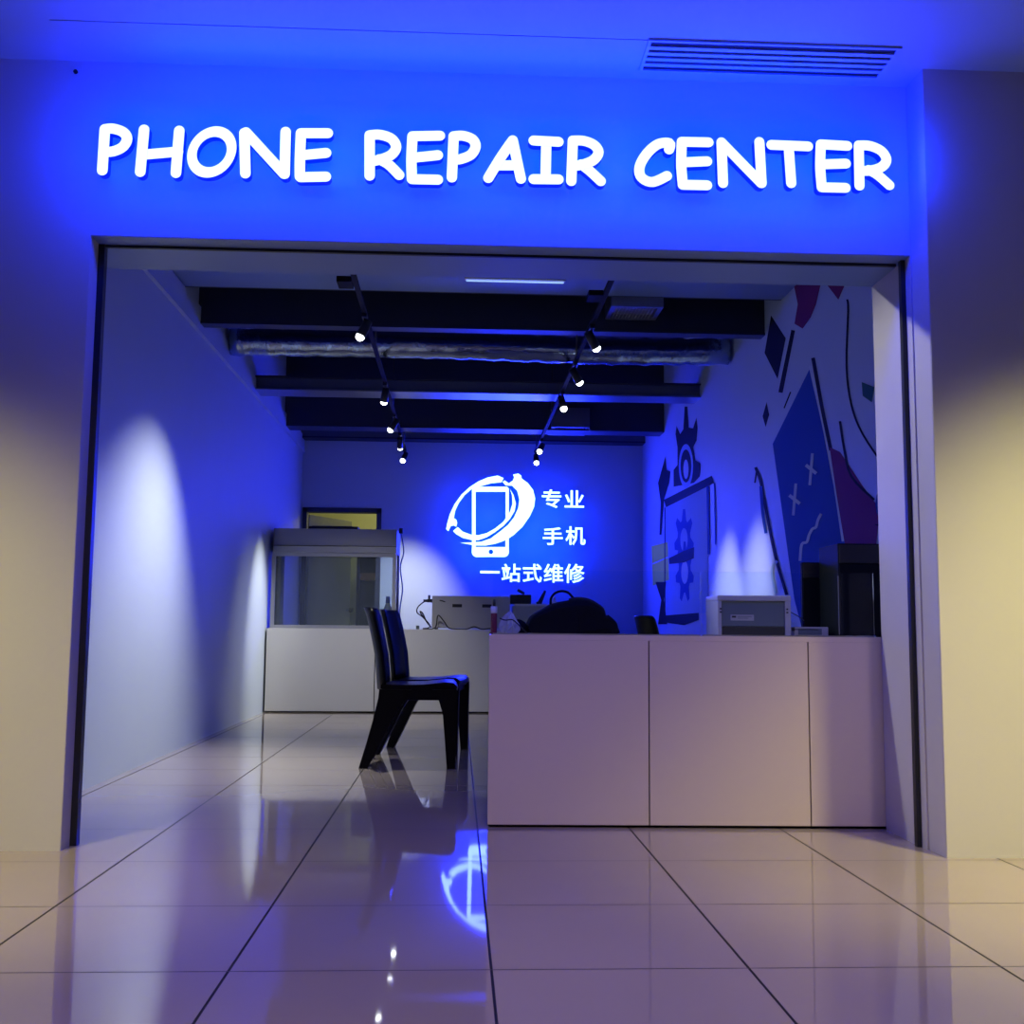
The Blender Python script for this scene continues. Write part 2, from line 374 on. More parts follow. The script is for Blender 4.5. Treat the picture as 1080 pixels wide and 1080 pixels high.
for ch, z, strokes in LET:
    m = MB()
    if strokes == 'ring':
        outer, inner = [], []
        for k in range(48):
            a = 2*math.pi*k/48
            for lst, rx, ry in ((outer, 97, 100), (inner, 59, 59)):
                ca, sa = math.cos(a)*rx, math.sin(a)*ry
                px, py = z(478+ca-sa*0.06, 150+sa-ca*0.14)
                lst.append(onY(px, py, YS))
        k = [m.mi(MT['face']), m.mi(MT['ret']), m.mi(MT['back'])]
        off = Vector((0, SD, 0)); V = m.bm.verts.new
        o1 = [V(p) for p in outer]; i1 = [V(p) for p in inner]; o2 = [V(p+off) for p in outer]; i2 = [V(p+off) for p in inner]
        for j in range(48):
            q = (j+1) % 48
            for vs, kk in (((o1[j], o1[q], i1[q], i1[j]), 0), ((o2[j], i2[j], i2[q], o2[q]), 2), ((o1[j], o2[j], o2[q], o1[q]), 1), ((i1[j], i1[q], i2[q], i2[j]), 1)):
                f = m.bm.faces.new(vs); f.material_index = k[kk]
    else:
        for si, st in enumerate(strokes):
            pts = [onY(*z(*p), YS) for p in st]
            if len(pts) > 2: pts = smooth_pts(pts, 5)
            out = capsule(pts, rS)
            dy = si*0.0006
            m.prism([Vector((p.x, YS+dy, p.y)) for p in out], (0, SD, 0), MT['face'], MT['ret'], MT['back'])
    o = m.build('letter', sign); o.matrix_parent_inverse = sign.matrix_world.inverted()
    o.location = Vector((0, 0, 0)) - sign.location; o.matrix_parent_inverse = Matrix.Identity(4)
    # spacers between letter and wall
    if strokes == 'ring': p_ = onY(*z(400, 150), YS)
    else: p_ = (onY(*z(*strokes[0][0]), YS)*0.5+onY(*z(*strokes[0][1]), YS)*0.5) if len(strokes[0]) == 2 or ch != 'C' else onY(*z(*strokes[0][4]), YS)
    cx, cz = p_.x, p_.z
    s_ = MB(); s_.cyl((cx, YS+SD-0.002, cz), (cx, YF+0.002, cz), 0.004, MT['steel'], n=8); s_.build('spacer', o)

# ================================================================ MALL CEILING VENT
vx0, vx1, vy0, vy1 = 0.665, 1.56, 3.745, 3.945
vent = root('air_vent', 'long slatted air vent in the blue-lit mall ceiling above the letters', 'vent', ((vx0+vx1)/2, (vy0+vy1)/2, CZ))
def local(o, par):
    o.location = Vector(o.location) - par.matrix_basis.translation; return o
m = MB(); m.box((vx0, vy0, CZ-0.003), (vx1, vy1, CZ-0.0005), MT['darkslot']); local(m.build('backing', vent), vent)
m = MB()
for a, b in (((vx0-.012, vy0-.012), (vx1+.012, vy0)), ((vx0-.012, vy1), (vx1+.012, vy1+.012)), ((vx0-.012, vy0), (vx0, vy1)), ((vx1, vy0), (vx1+.012, vy1))):
    m.box((*a, CZ-0.009), (*b, CZ-0.0005), MT['mallceil'])
local(m.build('frame', vent), vent)
for k in range(4):
    yy = vy0 + (vy1-vy0)*(k+1)/5
    m = MB(); m.box((vx0, yy-0.0105, CZ-0.009), (vx1, yy+0.0105, CZ-0.0035), MT['mallceil']); local(m.build('slat', vent), vent)
m = MB(); c = onY(80, 76, YF-0.001); m.cyl(c, c+Vector((0, -0.006, 0)), 0.008, MT['darkslot']); tag(m.build('wall_sensor'), 'tiny dark round fitting high on the fascia left of the letters', 'sensor')

# ================================================================ LOGO ON THE BACK WALL
YL = 12.38
zL = Z(460, 490, 9.0)
logo = root('logo_sign', 'white glowing phone and wrench emblem with Chinese lettering on the back wall', 'sign', (0.6, YB, 1.8))
def flat(name, polys, parent, step=0.0, faces='face2', holes=None):
    m = MB()
    for i, pl in enumerate(polys):
        pts = [onY(*zL(*p), YL) for p in pl]
        m.prism([Vector((p.x, YL+i*step, p.z)) for p in pts], (0, 0.03, 0), MT[faces], MT['ret'], MT['back'])
    return local(m.build(name, parent), parent)
def sp(pl, n=3): return [tuple(v)[:2] for v in smooth_pts([Vector((*p, 0)) for p in pl], n, True)]
P1 = [(585,104),(640,128),(620,168),(520,178),(430,203),(345,225),(270,290),(215,365),(180,440),(168,508),(193,525),(200,555),(190,590),(165,577),(138,585),(128,608),(115,632),(95,612),(105,560),(130,470),(175,375),(240,285),(320,212),(400,160),(490,122)]
P2 = [(205,592),(250,635),(330,665),(400,670),(480,650),(560,605),(640,540),(700,450),(725,370),(720,290),(700,232),(735,290),(757,370),(745,440),(700,515),(640,580),(560,640),(480,690),(400,718),(330,715),(250,695),(190,660),(160,630)]
P3 = [(730,95),(780,85),(808,105),(810,130),(870,175),(920,240),(940,320),(930,400),(890,490),(820,590),(740,665),(690,700),(640,725),(560,752),(470,768),(370,768),(230,742),(340,738),(430,732),(520,700),(600,640),(680,575),(740,500),(780,410),(790,330),(770,250),(720,200),(660,198),(630,165),(650,150),(690,178),(730,150),(740,120)]
flat('wrench_arc', [P1], logo); flat('inner_arc', [P2], logo, 0.001); flat('crescent', [P3], logo)
def arc(cx, cy, r, a0, a1, n=8): return [(cx+r*math.cos(math.radians(a0+(a1-a0)*k/n)), cy+r*math.sin(math.radians(a0+(a1-a0)*k/n))) for k in range(n+1)]
topbar = [(340,240)] + arc(370, 240, 30, 180, 270) + arc(662, 238, 28, 270, 360) + [(690,258),(340,258)]
leftbar = [(340,258),(375,258),(375,782),(340,782)]
rb1 = [(660,258),(690,258),(690,530),(660,530)]; rb2 = [(658,690),(690,690),(690,782),(658,782)]
c0 = [(520-22*math.cos(math.pi*k/8), 828-22*math.sin(math.pi*k/8)) for k in range(9)]   # hole upper half
hi = [(335,782)] + [(498,782)] + [(498,828)] + c0[1:-1] + [(542,828),(542,782),(692,782),(692,828),(540,828)]
botL = [(340,782),(520,782),(520,806)] + [(520-22*math.sin(math.pi*k/8), 828-22*math.cos(math.pi*k/8)) for k in range(1, 8)] + [(520,850),(520,876)] + arc(388, 828, 50, 90, 180)
botR = [(520,782),(690,782)] + arc(642, 828, 49, 0, 90) + [(520,876),(520,850)] + [(520+22*math.sin(math.pi*k/8), 828+22*math.cos(math.pi*k/8)) for k in range(1, 8)] + [(520,806)]
flat('phone_outline', [topbar, leftbar, rb1, rb2, botL, botR], logo, 0.0012)
def glyph(ch, x0, y0, x1, y1):
    c = bpy.data.curves.new('g', 'FONT'); c.body = ch; c.size = 1; c.resolution_u = 2; c.extrude = 0.05; c.offset = 0.016
    t = bpy.data.objects.new('g', c); COL.objects.link(t)
    dg = bpy.context.evaluated_depsgraph_get(); me = bpy.data.meshes.new_from_object(t.evaluated_get(dg))
    bpy.data.objects.remove(t); bpy.data.curves.remove(c)
    xs = [v.co.x for v in me.vertices]; ys = [v.co.y for v in me.vertices]
    ax, bx, ay, by = min(xs), max(xs), min(ys), max(ys)
    a = onY(x0, y0, YL); b = onY(x1, y1, YL)
    thin = (by-ay) < 0.25
    for v in me.vertices:
        u = (v.co.x-ax)/(bx-ax); q = (v.co.y-ay)/(by-ay); d = v.co.z
        v.co = (a.x+(b.x-a.x)*u, YL+(0.0 if d > 0 else 0.03), b.z+(a.z-b.z)*q)
    me.materials.clear()
    for mm in (MT['face2'], MT['ret'], MT['back']): me.materials.append(mm)
    me.update()
    for f in me.polygons:
        yy = [me.vertices[i].co.y for i in f.vertices]
        f.material_index = 0 if max(yy) < YL+0.01 else (2 if min(yy) > YL+0.02 else 1); f.use_smooth = False
    o = bpy.data.objects.new('character', me); COL.objects.link(o); o.parent = logo; o.location = -logo.location
for ch, bx in (('专', (571.5,516,592,536)), ('业', (595.5,517,616,535.5)), ('手', (572.5,556,593.5,575)), ('机', (596.5,555,617.5,575)),
               ('一', (506.5,602,527,604.8)), ('站', (529,594.5,549,614)), ('式', (551.5,594.5,571.5,614.5)), ('维', (573.5,594.5,594,614.5)), ('修', (595,594.5,616.5,615))):
    glyph(ch, *bx)

# ================================================================ MURAL ON THE RIGHT WALL (painted, on the wall's own plane)
zM = Z(670, 290, 788/270)
def paint(name, col): return mat(name, col, 0.7, spec=0.1)
PB = paint('mural_black', (0.004, 0.005, 0.008)); PN = paint('mural_blue', (0.015, 0.06, 0.38)); PR = paint('mural_magenta', (0.16, 0.02, 0.10))
PT = paint('mural_teal', (0.02, 0.09, 0.10)); PL = paint('mural_pale', (0.5, 0.58, 0.7)); PY = paint('mural_yellow', (0.80, 0.85, 0.10)); PS = paint('mural_sky', (0.30, 0.42, 0.66))
mur = MB(); lay = [0]
def ppoly(pts, m, raw=False):
    lay[0] += 1; X = XR - 0.0012 - lay[0]*0.00012
    P = [onX(*(p if raw else zM(*p)), X) for p in pts]
    mur.prism(P, (0.0006, 0, 0), m)
def pline(pts, w_, m):
    n = len(pts); P = [Vector((*zM(*p), 0)) for p in pts]
    if n > 2: P = smooth_pts(P, 4)
    n = len(P); A, B = [], []
    for i in range(n):
        d = (P[min(i+1, n-1)]-P[max(i-1, 0)]).normalized(); nn = Vector((-d.y, d.x, 0))*w_/2.919/2
        A.append(tuple(P[i]+nn)[:2]); B.append(tuple(P[i]-nn)[:2])
    ppoly(A+B[::-1], m, True)
def ring(cx, cy, rx, ry, m, inner, minner):
    ppoly([(cx+rx*math.cos(a*math.pi/12), cy+ry*math.sin(a*math.pi/12)) for a in range(24)], m)
    ppoly([(cx+rx*inner*math.cos(a*math.pi/12), cy+ry*inner*math.sin(a*math.pi/12)) for a in range(24)], minner)
ppoly([(423,520),(540,282),(635,780),(650,830),(512,1085),(490,1000)], PN)
pline([(538,280),(600,560),(640,820)], 9, PL); pline([(547,255),(575,410),(602,540)], 11, PB)
ppoly([(598,530),(630,545),(660,590),(700,650),(752,720),(742,830),(645,830),(620,680)], PR)
ppoly([(418,125),(463,195),(438,320),(398,240)], PB)
ppoly([(488,30),(570,30),(556,90),(540,130),(515,165),(490,150),(500,90)], PR)
pline([(485,170),(447,362)], 13, PB); pline([(478,170),(440,350)], 4, PL)
ppoly([(590,30),(645,30),(625,76)], PR)
pline([(478,360),(458,410)], 4, PB)
pline([(652,75),(655,110),(650,280),(665,400),(700,490),(772,597)], 6, PB)
pline([(630,450),(642,530),(665,620),(735,692)], 7, PB)
ppoly([(697,330),(735,345),(728,392),(700,372)], PT)
ppoly([(404,392),(412,430),(401,468),(392,435)], PB)
ppoly([(765+26*math.cos(a*.524), 705+52*math.sin(a*.524)) for a in range(12)], PN)
# crosses and squiggle on the blue tablet
for cx, cy in ((490, 690), (541, 597)):
    pline([(cx+4, cy-48), (cx-4, cy+50)], 8, PL); pline([(cx-16, cy-12), (cx+16, cy+14)], 10, PL)
pline([(507,880),(512,830),(528,822),(535,800),(545,782),(556,776),(562,755),(572,735)], 8, PL)
# pen
pline([(370,592),(385,632),(398,700),(430,860),(466,985)], 9, PB); pline([(374,600),(368,640)], 5, PB); pline([(386,650),(392,730),(402,795)], 9, PN)
pline([(437,880),(420,910),(432,980)], 8, PS)
# screen with gears
ppoly([(88,692),(235,618),(242,640),(220,652),(95,716)], PB)
ppoly([(93,716),(220,652),(225,1040),(93,1052)], PS)
ppoly([(152,405),(160,405),(164,470),(178,472),(188,440),(191,470),(188,510),(178,530),(185,570),(200,580),(198,620),(180,640),(118,652),(118,600),(130,585),(130,530),(124,490),(127,465),(138,490),(148,475)], PB)
ring(156, 588, 22, 68, PS, 0.75, PB); ring(156, 598, 8, 30, PL, 0.1, PL)
ppoly([(88,575),(92,560),(96,600),(108,605),(104,640),(88,690),(80,800),(74,800),(78,700),(70,640)], PB)
def gear(cx, cy, rx, ry, n, m, mi_):
    pts = []
    for k in range(n*4):
        a = 2*math.pi*(k+0.5)/(n*4); rr = 1.0 if k % 4 in (0, 1) else 0.66
        pts.append((cx+rx*rr*math.cos(a), cy+ry*rr*math.sin(a)))
    ppoly(pts, m); ppoly([(cx+rx*0.38*math.cos(a*.4488), cy+ry*0.38*math.sin(a*.4488)) for a in range(14)], mi_)
gear(150, 815, 30, 95, 7, PN, PS); gear(152, 915, 28, 95, 7, PN, PL)
ppoly([(103,872),(148,850),(181,838),(180,872),(150,885),(105,890)], PB)
ppoly([(50,835),(100,822),(104,938),(54,956)], PY); pline([(52,890),(102,868)], 3, PL)
ppoly([(62,945),(95,945),(88,1000),(98,1075),(70,1075),(80,1000)], PB)
ppoly([(93,1048),(195,1040),(195,1062),(150,1078),(93,1070)], PB)
pline([(91,716),(91,1050)], 3, PB); pline([(223,650),(226,860)], 8, PN); pline([(244,640),(247,830)], 4, PN)
pline([(738,768),(776,776)], 3, PB)
tag(mur.build('wall_mural'), 'painted mural of gears, tablet and pen covering the right shop wall', 'mural')

# ================================================================ TRACKS AND SPOTLIGHTS
def track(x, y0, y1, z, label):
    r = root('light_track', label, 'light track', (x, y0, z), 0, 'lighting tracks under the shop ceiling')
    m = MB(); m.box((-0.014, 0, -0.01), (0.014, y1-y0, 0.01), MT['rail']); m.build('rail', r)
    m = MB(); m.box((-0.10, 1.30, -0.02), (-0.016, 1.44, 0.012), MT['rail'], 0.003); m.build('power_feed', r)
    for yy in (0.6, 2.9, 5.0, 7.0):
        if yy < y1-y0:
            m = MB(); m.cyl((0, yy, 0.012), (0, yy, 2.93-z if y0+yy < 6.95 else 3.5-z), 0.006, MT['blackmetal'], n=8); m.build('hanger', r)
    return r
TZ = 2.715
track(-0.60, 4.75, 12.1, TZ, 'black lighting track running back along the left half of the shop')
track(0.83, 4.9, 12.1, TZ, 'black lighting track running back along the right half of the shop')
WHITE = (1.0, 0.97, 0.84)
def spotlight(x, y, side, target, energy, label, size=0.75, blend=0.9, lens='lampglow'):
    z0 = TZ-0.010
    r = root('track_spotlight', label, 'spotlight', (x, y, z0), 0, 'spotlights on the two ceiling tracks')
    piv = Vector((0.0, 0, -0.085)); d = (Vector(target)-(Vector((x, y, z0))+piv)).normalized()
    m = MB(); m.box((-0.016, -0.05, -0.022), (0.016, 0.05, 0.0), MT['blackmetal'], 0.002); m.cyl((0, 0, -0.02), (0, 0, -0.085), 0.007, MT['blackmetal'], n=8); m.build('bracket', r)
    m = MB(); m.cyl(piv-d*0.055, piv+d*0.06, 0.026, MT['blackmetal'], 0.032, 20); m.build('lamp_head', r)
    m = MB(); t_ = bmesh.new(); bmesh.ops.create_uvsphere(t_, u_segments=16, v_segments=10, radius=0.027)
    for v in t_.verts: v.co += piv+d*0.062
    m.add(t_, MT[lens]); m.build('lens', r)
    L_ = lamp('SPOT', 'spot_beam', Vector((x, y, z0))+piv+d*0.095, target, energy, WHITE, spot_size=size, spot_blend=blend, shadow_soft_size=0.025)
    L_.parent = r; L_.location = piv+d*0.095
for a in (
    (-0.60, 4.98, 0, (1.75, 4.25, 1.2), 140, 'black track spotlight nearest the fascia on the left track', 0.8, 0.6),
    (-0.60, 6.75, 0, (-1.75, 6.2, 0.05), 330, 'big bright round spotlight, nearest visible one on the left track', 1.4, 1.0),
    (-0.60, 8.7, 0, (-1.0, 9.9, 0.1), 150, 'second bright spotlight of the left track, over the chairs', 1.35, 1.0),
    (-0.60, 10.0, 0, (-1.75, 9.95, 0.8), 330, 'third spotlight of the left track, turned to the left wall', 0.62, 1.0),
    (-0.60, 11.0, 0, (-0.62, 12.45, 0.85), 260, 'fourth spotlight of the left track, turned to the back wall', 0.8, 1.0),
    (-0.60, 11.95, 0, (-1.3, 10.3, 0.5), 60, 'spotlight at the far end of the left track', 0.9, 1.0),
    (0.83, 6.9, 0, (2.08, 7.8, 0.75), 260, 'bright round spotlight nearest the fascia on the right track', 0.6, 1.0),
    (0.83, 7.9, 0, (2.08, 8.6, 0.75), 260, 'second spotlight of the right track, turned to the mural', 0.6, 1.0),
    (0.83, 8.9, 0, (1.3, 7.6, 0.0), 50, 'third spotlight of the right track, hanging below the steel beam', 0.8, 1.0),
    (0.83, 11.2, 0, (0.0, 9.6, 0.75), 30, 'last but one spotlight of the right track, above the lettering', 0.8, 1.0),
    (0.83, 11.95, 0, (0.9, 10.2, 0.4), 20, 'spotlight at the far end of the right track', 0.8, 1.0),
): spotlight(*a)

# duct, diffusers, tube light
m = MB(); pts = []; rad = []
c = onY(500, 380, 8.3)
for k in range(60):
    t = k/59; pts.append((XL+0.02+t*(XR-XL-0.04), 8.3+0.03*math.sin(t*9), c.z+0.105+0.012*math.sin(t*7))); rad.append(0.10+0.006*(k % 2)+0.004*math.sin(k*1.7))
m.tube(pts, rad, MT['foil'], 20); tag(m.build('foil_duct'), 'crinkled silver foil air duct crossing the dark shop ceiling', 'air duct')
def diffuser(px0, py0, px1, py1, z, label):
    a = onZ(px0, py1, z); b = onZ(px1, py0, z); x0, x1 = min(a.x, b.x), max(a.x, b.x); y0, y1 = min(a.y, b.y), max(a.y, b.y)
    r = root('ceiling_diffuser', label, 'air diffuser', ((x0+x1)/2, (y0+y1)/2, z)); W_, D_ = (x1-x0)/2, (y1-y0)/2
    m = MB(); m.box((-W_, -D_, 0.03), (W_, D_, 0.2), MT['steel']); m.build('housing', r)
    m = MB()
    for p, q in (((-W_, -D_), (W_, -D_+0.03)), ((-W_, D_-0.03), (W_, D_)), ((-W_, -D_+0.03), (-W_+0.03, D_-0.03)), ((W_-0.03, -D_+0.03), (W_, D_-0.03))):
        m.box((*p, 0), (*q, 0.03), MT['steel'])
    m.build('frame', r)
    n = 12
    for k in range(n):
        xx = -W_+0.05+(2*W_-0.1)*k/(n-1)
        m = MB(); m.box((xx-0.002, -D_+0.03, 0.0), (xx+0.002, D_-0.03, 0.028), MT['offwhite'], rot=Matrix.Rotation(0.5, 3, 'Y')); m.build('louvre', r)
    for yy in (-D_*0.5, D_*0.5):
        m = MB(); m.cyl((0, yy, 0.2), (0, yy, 3.5-z), 0.005, MT['blackmetal'], n=8); m.build('hanger', r)
diffuser(638, 324, 700, 337, 2.86, 'slatted air diffuser in the dark ceiling beside the right track, nearest the fascia')
diffuser(578, 451, 622, 459, 2.80, 'slatted air diffuser near the back wall by the right track end')
a = onZ(490, 296, 2.905); b = onZ(597, 296, 2.905)
r = root('tube_light', 'thin bluish tube light on the ceiling strip just inside the shop', 'light', ((a.x+b.x)/2, a.y, 2.925))
m = MB(); m.box((-(b.x-a.x)/2, -0.02, -0.012), ((b.x-a.x)/2, 0.02, 0), MT['white']); m.build('batten', r)
m = MB(); m.cyl((-(b.x-a.x)/2+.01, 0, -0.02), ((b.x-a.x)/2-.01, 0, -0.02), 0.005, MT['tube'], n=12); m.build('tube', r)

# ================================================================ COUNTERS
CT = 0.757
fa = onZ(514, 873, 0); ya = 4.48
front = root('front_counter', 'long lilac grey counter with three front panels inside the shop opening', 'counter', (0.128, ya, 0), -0.027)
Lc = 1.93
m = MB(); m.box((0.004, 0.02, 0.006), (Lc, 0.60, CT-0.02), MT['seam']); m.build('body', front)
xs = [0.0, 0.641, 1.285, Lc]
for k in range(3):
    m = MB(); m.box((xs[k]+(0.0025 if k else 0), 0, 0.012), (xs[k+1]-0.0025, 0.018, CT-0.0205), MT['laminate'], 0.0012); m.build('front_panel', front)
m = MB(); m.box((0, 0.019, 0.012), (0.016, 0.60, CT-0.0205), MT['laminate'], 0.001); m.build('side_panel', front)
m = MB(); m.box((0, 0, CT-0.02), (Lc, 0.62, CT), MT['laminate'], 0.0015); m.build('counter_top', front)
CT2 = 0.765
back = root('back_counter', 'pale grey counter along the back of the shop under the glass hood', 'counter', (XL+0.018, 10.33, 0), 0.02)
m = MB(); m.box((0.004, 0.02, 0.01), (3.05, 0.75, CT2-0.02), MT['seam']); m.build('body', back)
xb = [0.0, 1.01-0.02, 2.05, 3.05]
for k in range(3):
    m = MB(); m.box((xb[k]+(0.004 if k else 0), 0, 0.014), (xb[k+1]-0.004, 0.018, CT2-0.02), MT['lamback'], 0.001); m.build('front_panel', back)
m = MB(); m.box((0, 0, CT2-0.02), (3.05, 0.77, CT2), MT['lamback'], 0.002); m.build('counter_top', back)

# glass screens on the front counter
def screen(x0, x1, label):
    cs, sn = math.cos(-0.034), math.sin(-0.034)
    r = root('glass_screen', label, 'glass screen', (0.128+x0*cs-0.05*sn, ya+x0*sn+0.05*cs, CT+0.0005), -0.034, 'glass screens on the front counter')
    Wd = x1-x0; m = MB(); m.box((0, 0, 0.002), (Wd, 0.005, 0.262), MT['glass'], 0.0006); m.build('pane', r)
    m = MB(); m.box((0.001, -0.003, 0.0), (Wd-0.001, 0.008, 0.006), MT['steel']); m.build('channel', r)
screen(0.012, 0.86, 'clear glass screen at the left end of the front counter, before the black bag')
screen(0.866, 1.57, 'clear glass screen at the right end of the front counter, before the printer')

# ================================================================ CLEAN-AIR HOOD ON THE BACK COUNTER
hx0, hx1 = XL+0.03, onY(417.5, 620, 10.40).x; hy0, hy1 = 10.42, 10.98; hz = onY(350, 557.5, 10.40).z; hw = onY(350, 588, 10.40).z
hood = root('clean_air_hood', 'grey clean-air hood with glass window standing on the back counter', 'hood', (hx0, hy0, CT2+0.001))
HB = CT2+0.001; W_, D_, H1, H0 = hx1-hx0, hy1-hy0, hz-HB, hw-HB
m = MB(); m.box((0.01, 0, H0+0.05), (W_-0.0, D_, H1), MT['alu'], 0.004); m.build('blower_box', hood)
m = MB(); m.box((0.01, -0.02, H0+0.045), (W_, 0, H0+0.105), MT['alu'], 0.003); m.box((0.01, -0.016, H0+0.105), (W_, 0, H0+0.111), MT['seam']); m.build('lower_rail', hood)
m = MB(); T = 0.035
for x0 in (0.0, W_-T):
    m.box((x0, -0.01, 0), (x0+T, 0.025, H0+0.045), MT['alu'], 0.002); m.box((x0, D_-0.035, 0), (x0+T, D_, H0+0.05), MT['alu'], 0.002)
m.box((T, -0.01, 0), (W_-T, 0.025, 0.03), MT['alu'], 0.002); m.box((T, -0.01, H0+0.01), (W_-T, 0.025, H0+0.045), MT['alu'], 0.002)
m.box((T, D_-0.035, 0), (W_-T, D_, 0.03), MT['alu'], 0.002)
m.build('window_frame', hood)
m = MB(); m.box((T, 0.004, 0.03), (W_-T, 0.009, H0+0.01), MT['hoodglass']); m.build('front_glass', hood)
for x0 in (0.012, W_-0.017):
    m = MB(); m.box((x0, 0.026, 0.01), (x0+0.005, D_-0.036, H0+0.05), MT['glass']); m.build('side_glass', hood)
x_ = hx1+0.032
m = MB(); m.tube(smooth_pts([(x_, 10.5, hz-0.02), (x_+0.03, 10.5, hz-0.2), (x_, 10.5, hz-0.35), (x_+0.025, 10.5, hz-0.55), (x_+0.004, 10.5, hz-0.75), (x_+0.01, 10.52, CT2+0.008)], 8), 0.006, MT['bluecap'], 8); m.cyl((x_, 10.5, hz-0.03), (x_, 10.5, hz+0.02), 0.018, MT['blackmetal'])
tag(m.build('power_cable'), 'thin blue cable hanging down the right side of the clean-air hood', 'cable')
a = onY(326, 557, 10.6); b = onY(378, 554, 10.6)
m = MB(); m.box((a.x, 10.55, hz), (b.x, 10.85, hz+0.035), MT['darkp'], 0.006); m.box((a.x+.03, 10.58, hz+0.035), (b.x-.06, 10.82, hz+0.042), MT['greyp'], 0.003)
tag(m.build('flat_box'), 'flat dark box lying on top of the clean-air hood', 'box')
def bottle(name, x, y, z, h, r, mb, mc, label, cat, lab=None):
    rr = root(name, label, cat, (x, y, z))
    prof = [(0.0, 0.9), (0.03, 1.0), (0.62, 1.0), (0.74, 0.55), (0.8, 0.4)]
    m = MB(); m.loft([[(r*q*math.cos(2*math.pi*k/20), r*q*math.sin(2*math.pi*k/20), h*t) for k in range(20)] for t, q in prof], mb); m.build('bottle_body', rr)
    m = MB(); m.cyl((0, 0, h*0.8), (0, 0, h), r*0.5, mc, r*0.42, 16); m.build('cap', rr)
    if lab:
        m = MB(); m.loft([[(r*1.02*math.cos(2*math.pi*k/20), r*1.02*math.sin(2*math.pi*k/20), h*t) for k in range(20)] for t in lab[1]], lab[0]); m.build('label_band', rr)
bottle('spray_bottle', onY(409, 640, 10.75).x, 10.75, CT2, 0.31, 0.045, MT['offwhite'], MT['bluecap'], 'pale spray bottle with blue cap inside the hood behind the chairs', 'bottle')
bottle('small_bottle', onY(404, 650, 10.6).x-.03, 10.62, CT2, 0.16, 0.03, MT['bluecap'], MT['white'], 'short blue bottle inside the hood beside the pale spray bottle', 'bottle')
# shelving in the store room
rk = root('storage_rack', 'dark storage rack with brown shelf seen through the back doorway', 'rack', (-1.30, 14.3, 0))
for x0 in (0, 0.66):
    for y0 in (0, 0.36):
        m = MB(); m.box((x0, y0, 0), (x0+0.04, y0+0.04, 1.86), MT['darkp']); m.build('post', rk)
m = MB(); m.box((0.04, 0.375, 0.05), (0.66, 0.385, 1.84), MT['darkp']); m.build('back_panel', rk)
for z_, mm in ((0.35, MT['darkp']), (1.38, MT['wood']), (1.8, MT['darkp'])):
    m = MB(); m.box((0.041, 0.0, z_), (0.659, 0.374, z_+(0.09 if mm is MT['wood'] else 0.03)), mm); m.build('shelf', rk)

# ================================================================ THINGS ON THE BACK COUNTER
a = onY(456, 627, 10.5); b = onY(522, 664, 10.5)
mc = root('grey_machine', 'boxy pale grey machine with two slots on the back counter', 'machine', (a.x, 10.5, CT2+0.001))
Wm = b.x-a.x+0.14; Hm = a.z-CT2-0.012
m = MB(); m.box((0, 0, 0.012), (Wm, 0.36, Hm), MT['offwhite'], 0.006); m.build('casing', mc)
for fx in (0.04, Wm-0.04):
    for fy in (0.05, 0.31):
        m = MB(); m.cyl((fx, fy, 0), (fx, fy, 0.014), 0.015, MT['blackmetal'], n=12); m.build('foot', mc)
for fx in (0.19, 0.47):
    m = MB(); m.box((fx, -0.004, Hm*0.66), (fx+0.09, 0.004, Hm*0.66+0.03), MT['blackmetal'], 0.001); m.build('slot', mc)
m = MB(); m.tube([(0.07, -0.004, Hm*0.86), (0.09, -0.012, Hm*0.855), (0.12, -0.004, Hm*0.82)], 0.004, MT['blackmetal'], 8); m.build('latch', mc)
m = MB(); m.box((-0.05, 0.03, Hm*0.80), (0.0, 0.06, Hm*0.90), MT['blackmetal'], 0.004); m.cyl((-0.03, 0.045, Hm*0.88), (-0.03, 0.045, Hm*1.02), 0.011, MT['blackmetal']); m.cyl((-0.05, 0.045, Hm*0.85), (-0.085, 0.045, Hm*0.85), 0.012, MT['blackmetal']); m.build('plug', mc)
A = lambda px, py, Y=10.46: onY(px, py, Y)
m = MB()
m.tube(smooth_pts([A(448,634,10.5), A(441,640), A(440,646), A(446,651), A(452,658), A(455,662), A(450,656), A(446,647), A(443,645), A(446,650), A(453,659), A(452,662), A(446,663)], 6), 0.006, MT['blackmetal'], 8)
o_ = m.build('mains_cable'); tag(o_, 'black looped mains cable hanging from the grey machine plug', 'cable')
m = MB()
g = lambda px, py: Vector((onY(px, py, 10.44).x, 10.44, max(onY(px, py, 10.44).z, CT2+0.006)))
m.tube(smooth_pts([g(446,664), g(456,665), g(460,660), g(462,649), g(468,655), g(473,662), g(480,664), g(492,665), g(500,661), g(508,664), g(516,663), g(524,665)], 6), 0.0058, MT['blackmetal'], 8)
tag(m.build('mains_cable'), 'black cable trailing along the front of the grey machine', 'cable')
m = MB(); c = A(441, 659, 10.6); m.box((c.x-0.02, 10.6, CT2), (c.x+0.012, 10.63, CT2+0.035), MT['greyp'], 0.003); tag(m.build('small_adapter'), 'tiny grey adapter block on the back counter left of the machine', 'adapter')
